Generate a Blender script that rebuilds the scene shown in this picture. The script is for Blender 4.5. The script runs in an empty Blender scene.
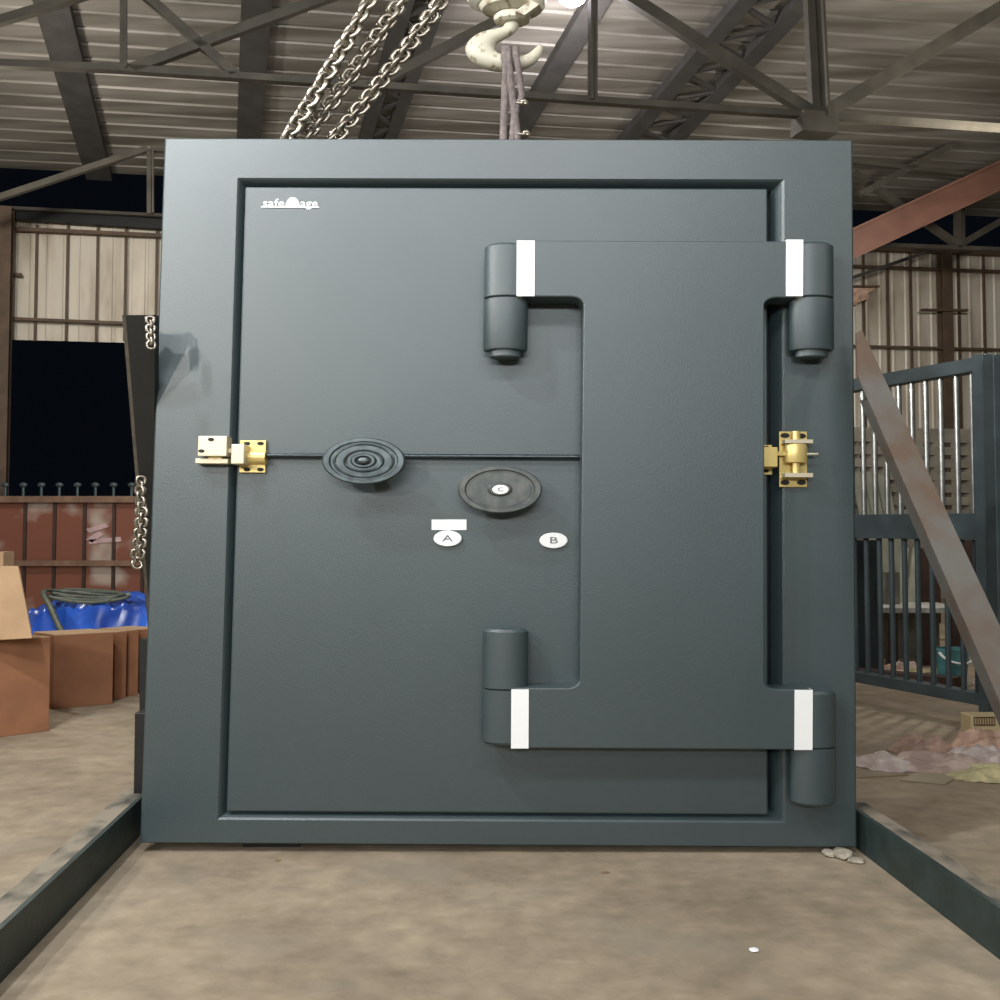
import bpy, bmesh, math, random
from mathutils import Vector, Matrix, noise
R = random.Random(7)
S = bpy.context.scene
COL = S.collection
# ------------------------------------------------------------------ the place is 16/9 wider than usual along X (the photograph shows it so)
K = 16/9
F = 770.0
PHI = math.atan(25/770)
HC = 1.0
def V(*a): return Vector(a)
def wide(p): return Vector((p[0]*K, p[1], p[2]))
# measuring helpers: direction seen at a pixel of the photograph, and where it meets a plane of the place
def ray(px, py):
    a = (px-500)/F; b = -(py-500)/F
    return Vector((a/K, math.cos(PHI)-b*math.sin(PHI), math.sin(PHI)+b*math.cos(PHI)))
EYE = Vector((0, 0, HC))
def hit(px, py, p0, n):
    r = ray(px, py)
    return EYE + r*((Vector(p0)-EYE).dot(n)/r.dot(n))
def atY(px, py, Y): return hit(px, py, (0, Y, 0), V(0, 1, 0))
def atZ(px, py, z=0.0): return hit(px, py, (0, 0, z), V(0, 0, 1))

# ------------------------------------------------------------------ materials
def mat(name, col, rough=.6, metal=0., var=0., vscale=6., col2=None, bump=0., bscale=80., spec=.5, detail=5., ramp=(.4, .65), emit=None, estr=0., coords='Object', stretch=(1,1,1)):
    m = bpy.data.materials.new(name); m.use_nodes = True
    nt = m.node_tree; b = nt.nodes['Principled BSDF']
    b.inputs['Base Color'].default_value = (*col, 1); b.inputs['Roughness'].default_value = rough
    b.inputs['Metallic'].default_value = metal; b.inputs['Specular IOR Level'].default_value = spec
    if emit: b.inputs['Emission Color'].default_value = (*emit, 1); b.inputs['Emission Strength'].default_value = estr
    if col2 or var or bump:
        tc = nt.nodes.new('ShaderNodeTexCoord'); mp = nt.nodes.new('ShaderNodeMapping')
        mp.inputs['Scale'].default_value = stretch
        nt.links.new(tc.outputs[coords], mp.inputs[0])
    if col2 or var:
        n = nt.nodes.new('ShaderNodeTexNoise'); n.inputs['Scale'].default_value = vscale; n.inputs['Detail'].default_value = detail
        nt.links.new(mp.outputs[0], n.inputs['Vector'])
        cr = nt.nodes.new('ShaderNodeValToRGB'); cr.color_ramp.elements[0].position = ramp[0]; cr.color_ramp.elements[1].position = ramp[1]
        c2 = col2 if col2 else tuple(max(0, c*(1-var)) for c in col)
        cr.color_ramp.elements[0].color = (*c2, 1); cr.color_ramp.elements[1].color = (*col, 1)
        nt.links.new(n.outputs[0], cr.inputs[0]); nt.links.new(cr.outputs[0], b.inputs['Base Color'])
    if bump:
        n2 = nt.nodes.new('ShaderNodeTexNoise'); n2.inputs['Scale'].default_value = bscale; n2.inputs['Detail'].default_value = 3
        nt.links.new(mp.outputs[0], n2.inputs['Vector'])
        bp = nt.nodes.new('ShaderNodeBump'); bp.inputs['Strength'].default_value = bump; bp.inputs['Distance'].default_value = .004
        nt.links.new(n2.outputs[0], bp.inputs['Height']); nt.links.new(bp.outputs[0], b.inputs['Normal'])
    return m

M = {}
M['door'] = mat('slate_paint', (.037, .059, .064), .47, .0, .08, 3., bump=.2, bscale=260, spec=1.0)
M['groove'] = mat('dark_seal', (.02, .028, .03), .5)
M['rod'] = mat('dark_steel', (.06, .075, .08), .25, .9)
M['wheel'] = mat('gunmetal', (.12, .145, .15), .34, .6, .35, 30)
M['wheel2'] = mat('worn_gunmetal', (.13, .135, .125), .45, .4, col2=(.08, .092, .09), vscale=25)
M['white'] = mat('white_tape', (.9, .92, .92), .5)
M['ink'] = mat('grey_ink', (.16, .17, .18), .6)
M['gold'] = mat('yellow_zinc', (.74, .58, .22), .35, .45)
M['cream'] = mat('cream_zinc', (.66, .60, .44), .35, .35)
M['hole'] = mat('dark_recess', (.015, .014, .012), .8)
M['railg'] = mat('dark_green_steel', (.035, .055, .052), .45, 0, .3, 14, bump=.3, bscale=60)
M['dusty'] = mat('dusty_dark_steel', (.26, .225, .17), .85, 0, col2=(.06, .062, .052), vscale=9, ramp=(.33, .55))
M['black'] = mat('black_steel', (.010, .011, .011), .5, 0, .3, 10)
M['rusty'] = mat('bare_rusty_steel', (.15, .145, .132), .55, .3, col2=(.135, .095, .068), vscale=4.5, bump=.4, bscale=30, ramp=(.42, .56))
M['gate'] = mat('grey_gate_paint', (.065, .09, .098), .45, .1, .25, 8)
M['bar'] = mat('galvanised_bar', (.62, .62, .58), .3, .8, .3, 12)
M['chain'] = mat('zinc_chain', (.42, .38, .31), .33, .85, .4, 40)
M['hook'] = mat('cream_hook_paint', (.44, .42, .33), .5, 0, col2=(.20, .16, .10), vscale=34, ramp=(.34, .44))
M['block'] = mat('pale_block_paint', (.82, .83, .76), .45, 0, .12, 10)
M['sling'] = mat('grey_wire_rope', (.20, .165, .155), .7, .2, .4, 60, bump=.6, bscale=150)
M['card'] = mat('brown_carton', (.27, .118, .055), .8, 0, .15, 9)
M['cardl'] = mat('pale_carton', (.50, .33, .19), .8, 0, .12, 9)
M['fence'] = mat('rust_brown_sheet', (.22, .085, .055), .45, .1, col2=(.44, .36, .30), vscale=1.5, ramp=(.36, .46), detail=3, coords='Object')
M['pinkpaint'] = mat('faded_pink_paint', (.62, .42, .42), .6, 0, .3, 12)
M['fencebar'] = mat('rusted_bar', (.25, .15, .10), .6, .2, .3, 9)
M['truss'] = mat('brown_grey_truss', (.085, .077, .06), .6, .2, .3, 5)
M['rafter'] = mat('dark_rafter', (.055, .052, .048), .7, .1, .3, 5)
M['girt'] = mat('brown_girt', (.12, .080, .052), .65, .1, .3, 5)
M['redbeam'] = mat('red_oxide_beam', (.15, .07, .048), .6, 0, .25, 3)
M['tanblock'] = mat('tan_masonry', (.33, .30, .24), .9, 0, .3, 5)
M['board'] = mat('pale_green_board', (.33, .34, .27), .7, 0, .2, 6, stretch=(3, 3, .4))
M['darkpanel'] = mat('dark_brown_panel', (.06, .032, .024), .6, 0, .3, 4)
M['darkteal'] = mat('dark_teal_panel', (.02, .032, .035), .55, 0, .3, 4)
M['benchwhite'] = mat('chalky_shelf', (.55, .55, .50), .7, 0, .4, 20)
M['concrete2'] = mat('grey_plinth', (.24, .235, .20), .9, 0, .3, 6)
M['teal'] = mat('teal_plastic', (.10, .30, .31), .4, 0, .2, 14)
M['rope'] = mat('dark_green_hose', (.10, .115, .085), .5, 0, .3, 30)
M['bulb'] = mat('lamp_glow', (1, 1, 1), .5, emit=(1, .93, 1), estr=40)
M['lampshell'] = mat('lamp_housing', (.5, .5, .5), .4, .5)
M['paper'] = mat('printed_box', (.62, .50, .28), .8, 0, .1, 10)
M['print'] = mat('brown_print', (.20, .14, .07), .8)
M['stone'] = mat('pale_rubble', (.50, .45, .36), .9, 0, .4, 30)
def cloth(name, c, c2): return mat(name, c, .9, 0, col2=c2, vscale=14, bump=.5, bscale=60)
M['rag_pink'] = cloth('dusty_pink_cloth', (.56, .44, .38), (.36, .27, .23))
M['rag_white'] = cloth('offwhite_cloth', (.66, .60, .56), (.42, .34, .31))
M['rag_yellow'] = cloth('pale_yellow_cloth', (.62, .56, .30), (.42, .38, .22))
M['rag_peach'] = cloth('peach_cloth', (.68, .46, .34), (.40, .26, .19))
M['rag_brown'] = cloth('rose_brown_cloth', (.46, .31, .24), (.26, .17, .13))

def floor_mat():
    m = bpy.data.materials.new('worn_concrete'); m.use_nodes = True
    nt = m.node_tree; N = nt.nodes.new; L = nt.links.new; b = nt.nodes['Principled BSDF']
    tc = N('ShaderNodeTexCoord')
    def nz(scale, det, st=(.8, 1.15, 1)):
        mp = N('ShaderNodeMapping'); mp.inputs['Scale'].default_value = st; L(tc.outputs['Object'], mp.inputs[0])
        n = N('ShaderNodeTexNoise'); n.inputs['Scale'].default_value = scale; n.inputs['Detail'].default_value = det; n.inputs['Roughness'].default_value = .6
        L(mp.outputs[0], n.inputs['Vector']); return n.outputs[0]
    def ramp(src, p0, p1, c0, c1):
        r = N('ShaderNodeValToRGB'); e = r.color_ramp.elements; e[0].position = p0; e[1].position = p1; e[0].color = (*c0, 1); e[1].color = (*c1, 1); L(src, r.inputs[0]); return r.outputs[0]
    def mix(mode, f, a, c):
        x = N('ShaderNodeMix'); x.data_type = 'RGBA'; x.blend_type = mode
        if isinstance(f, float): x.inputs[0].default_value = f
        else: L(f, x.inputs[0])
        L(a, x.inputs[6]); L(c, x.inputs[7]); return x.outputs[2]
    base = ramp(nz(1.6, 8), .36, .66, (.25, .20, .14), (.40, .33, .235))
    fine = ramp(nz(14, 7), .3, .7, (.72, .72, .72), (1.1, 1.1, 1.1))
    c = mix('MULTIPLY', 1., base, fine)
    gr = ramp(nz(2.6, 5), .52, .68, (0, 0, 0), (.55, .55, .55))
    grey = N('ShaderNodeRGB'); grey.outputs[0].default_value = (.25, .225, .175, 1)
    c = mix('MIX', gr, c, grey.outputs[0])
    wp = ramp(nz(3.1, 4, (.5, 1.4, 1)), .68, .76, (0, 0, 0), (.6, .6, .6))
    wh = N('ShaderNodeRGB'); wh.outputs[0].default_value = (.50, .46, .38, 1)
    c = mix('MIX', wp, c, wh.outputs[0])
    L(c, b.inputs['Base Color']); b.inputs['Roughness'].default_value = .72; b.inputs['Specular IOR Level'].default_value = .35
    bp = N('ShaderNodeBump'); bp.inputs['Strength'].default_value = .25; bp.inputs['Distance'].default_value = .01
    L(nz(22, 6), bp.inputs['Height']); L(bp.outputs[0], b.inputs['Normal'])
    return m
M['floor'] = floor_mat()

def sheet_mat(name, c0, c1, c2, along):
    m = bpy.data.materials.new(name); m.use_nodes = True
    nt = m.node_tree; N = nt.nodes.new; L = nt.links.new; b = nt.nodes['Principled BSDF']
    tc = N('ShaderNodeTexCoord'); mp = N('ShaderNodeMapping'); mp.inputs['Scale'].default_value = along; L(tc.outputs['Object'], mp.inputs[0])
    n = N('ShaderNodeTexNoise'); n.inputs['Scale'].default_value = 1; n.inputs['Detail'].default_value = 7; L(mp.outputs[0], n.inputs['Vector'])
    r = N('ShaderNodeValToRGB'); e = r.color_ramp.elements
    e[0].position = .34; e[0].color = (*c0, 1); e[1].position = .68; e[1].color = (*c2, 1); x = e.new(.5); x.color = (*c1, 1)
    L(n.outputs[0], r.inputs[0]); L(r.outputs[0], b.inputs['Base Color'])
    b.inputs['Roughness'].default_value = .5; b.inputs['Metallic'].default_value = .15
    return m
M['roof'] = sheet_mat('galvanised_roof_sheet', (.11, .10, .082), (.175, .163, .14), (.25, .235, .21), (.5, 6, 6))
M['wall'] = sheet_mat('cream_wall_sheet', (.36, .31, .24), (.56, .51, .42), (.62, .58, .49), (3.2, 3.2, .7))

def tarp_mat():
    m = mat('blue_tarpaulin', (.03, .13, .62), .3, 0, col2=(.012, .05, .30), vscale=4, spec=.7, bump=.3, bscale=18)
    return m
M['tarp'] = tarp_mat()

# ------------------------------------------------------------------ mesh collector (vertices in true metres; widened on build)
class MB:
    def __init__(s, T=None):
        s.v = []; s.f = []; s.sm = []; s.T = T or Matrix.Identity(4); s.mi = []; s.cur = 0
    def add(s, vs, fs, smooth=False):
        o = len(s.v); s.v += [s.T @ Vector(p) for p in vs]
        for f in fs: s.f.append([i+o for i in f]); s.sm.append(smooth); s.mi.append(s.cur)
        return s
    def box(s, x0, x1, y0, y1, z0, z1):
        vs = [(x, y, z) for z in (z0, z1) for y in (y0, y1) for x in (x0, x1)]
        return s.add(vs, [(0, 2, 3, 1), (4, 5, 7, 6), (0, 1, 5, 4), (2, 6, 7, 3), (0, 4, 6, 2), (1, 3, 7, 5)])
    def hexa(s, b, t):       # four bottom corners, four top corners
        vs = list(b)+list(t)
        return s.add(vs, [(3, 2, 1, 0), (4, 5, 6, 7)]+[(i, (i+1) % 4, 4+(i+1) % 4, 4+i) for i in range(4)])
    def beam(s, p, q, w, h, up=(0, 0, 1)):
        p, q = Vector(p), Vector(q); d = (q-p).normalized(); a = d.cross(Vector(up)).normalized(); b = a.cross(d)
        c = [(-1, -1), (1, -1), (1, 1), (-1, 1)]
        return s.hexa([p+a*x*w/2+b*y*h/2 for x, y in c], [q+a*x*w/2+b*y*h/2 for x, y in c])
    def prism(s, pts, n0, n1, fn=lambda u, v, n: (u, v, n)):      # polygon (ccw) with thickness n0..n1
        k = len(pts)
        vs = [fn(u, v, n0) for u, v in pts]+[fn(u, v, n1) for u, v in pts]
        return s.add(vs, [tuple(range(k-1, -1, -1)), tuple(range(k, 2*k))]+[(i, (i+1) % k, k+(i+1) % k, k+i) for i in range(k)])
    def lathe(s, prof, c=(0, 0, 0), ax='n', seg=40):              # prof = (radius, height); ax: 'n' = local Z, 'y' = local Y
        vs = []; fs = []; skip = set(); pr = [prof[0]]
        for j in range(1, len(prof)-1):
            pr.append(prof[j])
            a1 = math.atan2(prof[j][1]-prof[j-1][1], prof[j][0]-prof[j-1][0]); a2 = math.atan2(prof[j+1][1]-prof[j][1], prof[j+1][0]-prof[j][0])
            da = abs((a2-a1+math.pi) % (2*math.pi)-math.pi)
            if da > .5: skip.add(len(pr)-1); pr.append(prof[j])
        pr.append(prof[-1]); prof = pr
        for r, h in prof:
            for i in range(seg):
                t = 2*math.pi*i/seg; a, b = r*math.cos(t), r*math.sin(t)
                vs.append((c[0]+a, c[1]+b, c[2]+h) if ax == 'n' else ((c[0]-a, c[1]+h, c[2]+b) if ax == 'y' else (c[0]+h, c[1]+a, c[2]+b)))
        for j in range(len(prof)-1):
            if j in skip: continue
            for i in range(seg):
                i2 = (i+1) % seg; fs.append((j*seg+i, j*seg+i2, (j+1)*seg+i2, (j+1)*seg+i))
        s.add(vs, fs, True)
        s.add([vs[i] for i in range(seg)], [tuple(range(seg-1, -1, -1))]); o = (len(prof)-1)*seg
        return s.add([vs[o+i] for i in range(seg)], [tuple(range(seg))])
    def tube(s, pts, r, seg=10, closed=False, rad=None):
        pts = [Vector(p) for p in pts]; n = len(pts); vs = []; fs = []; prev = None
        for i, p in enumerate(pts):
            if closed: d = pts[(i+1) % n]-pts[i-1]
            else: d = pts[min(i+1, n-1)]-pts[max(i-1, 0)]
            d.normalize()
            if prev is None:
                a = d.orthogonal().normalized()
            else:
                a = (prev-d*prev.dot(d)); a = a.normalized() if a.length > 1e-6 else d.orthogonal().normalized()
            prev = a; b = d.cross(a); rr = rad[i] if rad else r
            for k in range(seg):
                t = 2*math.pi*k/seg; vs.append(p+a*rr*math.cos(t)+b*rr*math.sin(t))
        m = n if closed else n-1
        if closed:      # align the seam
            best = min(range(seg), key=lambda q: (vs[q]-vs[(n-1)*seg]).length)
        for i in range(m):
            j = (i+1) % n; off = best if closed and i == n-1 else 0
            for k in range(seg):
                k2 = (k+1) % seg
                fs.append((i*seg+k, i*seg+k2, j*seg+(k2+off) % seg, j*seg+(k+off) % seg))
        s.add(vs, fs, True)
        if not closed:
            s.add(vs[:seg], [tuple(range(seg-1, -1, -1))]); s.add(vs[-seg:], [tuple(range(seg))])
        return s
    def build(s, name, material, parent=None, origin=None, bevel=0, fix=True):
        if origin is None:
            xs = [v.x for v in s.v]; ys = [v.y for v in s.v]; zs = [v.z for v in s.v]
            origin = Vector(((min(xs)+max(xs))/2, (min(ys)+max(ys))/2, min(zs)))
        o0 = wide(origin)
        me = bpy.data.meshes.new(name)
        me.from_pydata([tuple(wide(v)-o0) for v in s.v], [], s.f)
        mats = material if isinstance(material, (list, tuple)) else [material]
        for m in mats: me.materials.append(m)
        me.polygons.foreach_set('use_smooth', s.sm); me.polygons.foreach_set('material_index', s.mi)
        if fix:
            bm = bmesh.new(); bm.from_mesh(me); bmesh.ops.recalc_face_normals(bm, faces=bm.faces); bm.to_mesh(me); bm.free()
        me.update()
        o = bpy.data.objects.new(name, me); COL.objects.link(o)
        if parent is not None:
            o.parent = parent; o.location = o0-Vector(parent['_o'])
        else: o.location = o0
        o['_o'] = tuple(o0)
        if bevel:
            b = o.modifiers.new('bevel', 'BEVEL'); b.width = bevel; b.segments = 2; b.limit_method = 'ANGLE'; b.harden_normals = False
        return o
def tag(o, label=None, cat=None, group=None, kind=None):
    if label: o['label'] = label
    if cat: o['category'] = cat
    if group: o['group'] = group
    if kind: o['kind'] = kind
    return o
def thing(name, loc, label, cat, group=None, kind=None):
    o = bpy.data.objects.new(name, None); COL.objects.link(o); o.empty_display_size = .1
    o0 = wide(loc); o.location = o0; o['_o'] = tuple(o0)
    return tag(o, label, cat, group, kind)
def part_empty(name, loc, parent, label=None):
    o = bpy.data.objects.new(name, None); COL.objects.link(o); o.empty_display_size = .05
    o0 = wide(loc); o['_o'] = tuple(o0); o.parent = parent; o.location = o0-Vector(parent['_o'])
    if label: o['label'] = label
    return o
def copy_at(o, dloc, parent):
    c = o.copy(); COL.objects.link(c); c.parent = parent; c.location = o.location+dloc; return c

# ================================================================== SETTING
TH = .2
UD = V(math.cos(TH), math.sin(TH), 0)           # along the back wall, to the right
VD = V(-math.sin(TH), math.cos(TH), 0)          # away from the camera
W0 = V(0, 10, 0)
def sh(u, t, z): return W0+UD*u-VD*t+V(0, 0, z)  # u along wall, t towards the camera
def onwall(px, py, t=0.): return hit(px, py, sh(0, t, 0), VD)
def uz(p, ): d = p-W0; return d.dot(UD), p.z
fl = MB(); n = 24
fl.add([(-9, -5, 0), (10, -5, 0), (10, 13.5, 0), (-9, 13.5, 0)], [(0, 1, 2, 3)])
tag(fl.build('floor', M['floor'], origin=V(0, 0, 0)), kind='structure')
# joint line cut in the floor at the right
a, b = atZ(858, 778), atZ(1060, 767)
jl = MB(); jl.beam(a+V(0, 0, .0008), b+V(0, 0, .0008), .012, .0016)
tag(jl.build('trim_1', M['print']), kind='structure')

# roof sheet: trapezoid ribs along the wall direction, rising towards the camera
RS = .127
def roofz(t): return 5.33+RS*t
rf = MB(); prof = []
t = .1; pitch = .2
while t < 11:
    prof += [(t, 0), (t+pitch*.74, 0), (t+pitch*.80, .02), (t+pitch*.94, .02)]
    t += pitch
for (u0, u1) in ((-9, 9),):
    vs = []; fs = []
    for i, (tt, dz) in enumerate(prof):
        vs += [sh(u0, tt, roofz(tt)+dz), sh(u1, tt, roofz(tt)+dz)]
    for i in range(len(prof)-1): fs.append((2*i, 2*i+1, 2*i+3, 2*i+2))
    rf.add(vs, fs)
o = rf.build('ceiling', M['roof'], origin=sh(0, 0, 5.3), fix=False); tag(o, kind='structure')
so = o.modifiers.new('thick', 'SOLIDIFY'); so.thickness = .012; so.offset = 1
def onroof(px, py, dz=0.):
    n_ = (VD*RS*1.0+V(0, 0, 1))
    return hit(px, py, sh(0, 0, 5.33+dz), n_)

# rafters: latticed pairs of dark angles, running down the slope under the sheet
def rafter(pA, pB, gap, th, label):
    A = onroof(*pA, -.12); B = onroof(*pB, -.12)
    uA, uB = (A-W0).dot(UD), (B-W0).dot(UD); u = (uA+uB)/2
    g = thing('roof_rafter', sh(u, 0, roofz(0)-.2), label, 'rafter', 'latticed roof rafters')
    for s in ((-1, 1) if gap > .1 else (0,)):
        MB().beam(sh(u+s*gap/2, .1, roofz(.1)-.06), sh(u+s*gap/2, 8.5, roofz(8.5)-.06), th, .1).build('chord', M['rafter'], g)
    if gap > .1:
        lw = MB(); q = .1; k = 0
        while q < 8:
            lw.beam(sh(u+(-1)**k*gap/2, q, roofz(q)-.09), sh(u-(-1)**k*gap/2, q+.22, roofz(q+.22)-.09), .035, .02); q += .22; k += 1
        lw.build('lacing', M['rafter'], g)
rafter((92, 155), (55, 20), .0, .17, 'dark single roof rafter at the far left, above the dark gap of the shed')
rafter((245, 140), (262, 0), .0, .15, 'narrow dark roof rafter above the upper left of the vault door')
rafter((374, 137), (428, 10), .16, .075, 'latticed roof rafter behind the hanging chains')
rafter((524, 130), (592, 10), .0, .12, 'dark roof rafter passing behind the crane hook slings')
rafter((655, 133), (787, 0), .30, .10, 'wide latticed roof rafter right of the crane hook')

# back wall
uL = lambda px: uz(onwall(px, 300))[0]
u_gap = uL(330)            # hidden behind the door
wall_top = 4.72
def corr(u0, u1, z0, z1, t=0., rib=.11):
    m = MB(); u = u0; pts = []
    while u < u1:
        pts += [(u, 0), (u+rib*.72, 0), (u+rib*.80, -.010), (u+rib*.92, -.010)]; u += rib
    pts.append((u1, 0)); vs = []; fs = []
    for uu, tt in pts: vs += [sh(min(uu, u1), t-tt, z0), sh(min(uu, u1), t-tt, z1)]
    for i in range(len(pts)-1): fs.append((2*i, 2*i+2, 2*i+3, 2*i+1))
    return m.add(vs, fs)
zo = onwall(60, 341).z
def wallobj(name, m):
    o = m.build(name, M['wall'], fix=False); tag(o, kind='structure')
    s = o.modifiers.new('thick', 'SOLIDIFY'); s.thickness = .01; return o
wz = onwall(60, 222).z; wzr = onwall(930, 245).z
wallobj('wall_back', corr(-4.6, uL(420), zo, wz))
vz = onwall(930, 430).z
wallobj('wall_back', corr(uL(420)+.01, 4.4, vz, wzr))
# dark battens over the sheet seams
def batten(px, y0, y1, t=.045, w=.016):
    a = onwall(px, y0, t); b = onwall(px, y1, t); u = uz(a)[0]
    m = MB().beam(sh(u, t, a.z), sh(u, t, b.z), w, .02, up=VD)
    return tag(m.build('trim_2', M['girt']), kind='structure')
for px in (37, 68, 98, 126, 157): batten(px, 225, 341)
for px in (887, 910, 958, 983): batten(px, 246, 432)
batten(863, 250, 432)
def girt(p, q, t=.09, w=.05, m='girt', name='wall_girt', label=None, group='horizontal girts on the back wall'):
    A, B = onwall(*p, t), onwall(*q, t)
    g = MB().beam(A, B, .05, w).build(name, M[m]); return tag(g, label, 'girt', group)
girt((-10, 228), (165, 236), label='brown girt just under the top of the left cream wall sheets', w=.045)
girt((-10, 318), (165, 325), label='thin brown girt low on the left cream wall sheets', w=.035)
girt((-10, 274), (22, 275), label='short stub of brown girt beside the left column', w=.035)
girt((845, 247.5), (1010, 254), label='pale brown girt along the top of the right cream wall sheets', w=.06)
girt((845, 266), (1010, 272), label='thin brown girt below the top of the right cream wall sheets', w=.03)
girt((845, 346), (1010, 350), label='thin brown girt behind the top of the barred gate', w=.03)
girt((921, 310), (967, 310.5), t=.17, label='short crossbar on the brown column behind the gate', w=.03)
# black beam closing the left bay above the sheets, with grey angle on it
girt((-15, 213), (170, 225), t=.12, w=.12, m='black', name='eaves_beam', label='black eaves beam above the left cream wall sheets', group=None)
for k in ('eaves_beam',):
    bpy.data.objects[k]['category'] = 'beam'; 
girt((-15, 207), (170, 216), t=.2, w=.035, m='truss', name='eaves_angle', label='grey steel angle lying along the black eaves beam', group=None)
bpy.data.objects['eaves_angle']['category'] = 'beam'
# columns
def column(px, w, top, t, label):
    A = onwall(px, top, t); u = uz(A)[0]
    c = thing('steel_column', sh(u, t, 0), label, 'column', 'brown steel columns of the shed')
    MB().beam(sh(u, t+w*.5, 0), sh(u, t+w*.5, A.z), w, .012, up=VD).build('flange', M['girt'], c)
    MB().beam(sh(u, t-w*.5, 0), sh(u, t-w*.5, A.z), w, .012, up=VD).build('flange', M['girt'], c)
    MB().beam(sh(u, t, 0), sh(u, t, A.z), .012, w, up=VD).build('web', M['girt'], c)
column(3, .13, 208, .28, 'brown steel column at the left edge, against the cream sheets')
column(944, .085, 246, .10, 'brown steel column against the right cream sheets, behind the gate')

# trusses -----------------------------------------------------------
def truss(name, t, members, label, m='truss', dbl=()):
    pts = [onwall(*a_, t) for mm in members for a_ in mm[1:3]]
    base = min(pts, key=lambda p: p.z)
    g = thing(name, base, label, 'truss')
    for i, mm in enumerate(members):
        kind, a_, b_, w = mm
        A, B = onwall(*a_, t), onwall(*b_, t)
        q = MB()
        if kind == 'node': q.beam(A, B, .14, w)
        else:
            q.beam(A, B, .05, w*.35, up=(0, 0, 1)); 
            d = (B-A).normalized(); nn = VD.cross(d)
            if nn.z < 0: nn = -nn
            q.beam(A+nn*w*.35-VD*.02, B+nn*w*.35-VD*.02, .012, w, up=(0, 0, 1) if abs(d.z) < .9 else tuple(VD))
        q.build({'c': 'chord', 'v': 'post', 'd': 'diagonal', 'node': 'gusset'}[kind], M[m], g)
truss('roof_truss', 4.0, [
    ('c', (-60, 64), (118, 71), .05), ('c', (118, 71), (1060, 134), .05),
    ('v', (122, 70), (122, -60), .045), ('d', (134, 72), (400, -26), .06), ('d', (232, 76), (125, -18), .05),
    ('d', (-20, 30), (110, -10), .05), ('d', (372, 90), (545, 0), .06), ('v', (594, 102), (594, -40), .06),
    ('v', (815, 120), (806, -60), .11), ('d', (806, 114), (610, -10), .075), ('d', (826, 118), (1060, -22), .09),
    ('node', (797, 124), (832, 127), .17)],
    'brown-grey steel roof truss crossing the whole picture above the vault door')
truss('roof_truss', 1.6, [
    ('c', (845, 162), (1060, 187), .05), ('d', (862, 196), (1060, 88), .06)],
    'slim roof truss behind the upper right corner of the vault door')
bpy.data.objects['roof_truss.001']['category'] = 'truss'
truss('eaves_truss', 1.3, [
    ('d', (850, 173), (957, 247), .06), ('v', (961, 247), (961, 208), .10), ('d', (958, 248), (1025, 209), .06), ('c', (840, 245), (1060, 253), .045)],
    'light eaves truss over the right cream wall')
truss('eaves_truss', 1.3, [
    ('d', (-20, 206), (150, 150), .055), ('c', (150, 151), (200, 153), .04), ('v', (149, 152), (149, 214), .07)],
    'light eaves truss in the dark gap above the left cream wall')
girt((840, 282), (935, 249), t=.5, w=.04, m='rafter', name='wall_brace', label='thin dark brace rising to the column top on the right wall', group=None)
bpy.data.objects['wall_brace']['category'] = 'brace'
# red-oxide crane beam
A, B = onwall(800, 268, 2.2), onwall(1070, 143, 2.2)
g = thing('crane_beam', A, 'thick red-brown steel beam rising to the right of the vault door', 'beam')
d = (B-A).normalized(); nn = VD.cross(d); nn = nn if nn.z > 0 else -nn
MB().beam(A, B, .012, .24).build('web', M['redbeam'], g)
MB().beam(A+nn*.12, B+nn*.12, .15, .016).build('flange', M['redbeam'], g)
MB().beam(A-nn*.12, B-nn*.12, .15, .016).build('flange', M['redbeam'], g)
# torn peach sheet by the wall
tp = MB(); P = [onwall(x, y, .16) for x, y in ((846, 288), (876, 288), (868, 293), (870, 298), (862, 301), (855, 305), (846, 303))]
vs = P+[p+VD*.03+V(0, 0, .01) for p in P]; k = len(P)
tp.add(vs, [tuple(range(k)), tuple(range(2*k-1, k-1, -1))]+[(i, (i+1) % k, k+(i+1) % k, k+i) for i in range(k)])
tag(tp.build('torn_sheet', M['rag_peach']), 'torn scrap of peach sheet fixed on a bar right of the vault door', 'sheet')
tag(MB().beam(onwall(820, 286.5, .12), onwall(879, 286.5, .12), .03, .025).build('bracket_bar', M['girt']), 'short brown bar carrying the torn peach sheet', 'bar')

# vented masonry wall at right rear: bricks left out in a grid
vw = MB(); t0 = .17
ucs = [uz(onwall(px, 480))[0] for px in (820, 832, 844, 856, 868.6, 881, 899, 918.5, 935.5, 952.5, 969.5, 987, 1004, 1021)]
zc0 = onwall(930, 446).z; zst = (onwall(930, 446).z-onwall(930, 507.6).z)/5
rows = [zc0-zst*i for i in range(6)]; hw, hh = .05, .030
us = [-1+ucs[0]]+sum([[c-hw, c+hw] for c in ucs], [])+[4.4]
zs = [0]+sum([[z-hh, z+hh] for z in reversed(rows)], [])+[vz]
for i in range(len(us)-1):
    for j in range(len(zs)-1):
        if i % 2 == 1 and j % 2 == 1: continue
        p = [sh(us[i], t0, zs[j]), sh(us[i+1], t0, zs[j]), sh(us[i+1], t0, zs[j+1]), sh(us[i], t0, zs[j+1])]
        q = [x+VD*.14 for x in p]
        f = [(0, 1, 2, 3)]
        vs = p+q
        fs = [(0, 1, 2, 3), (7, 6, 5, 4)]
        fs += [(i0, (i0+1) % 4, 4+(i0+1) % 4, 4+i0) for i0 in range(4)]
        vw.add([v for v in p+q], fs)
tag(vw.build('wall_right', M['tanblock'], fix=False), kind='structure')
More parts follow.
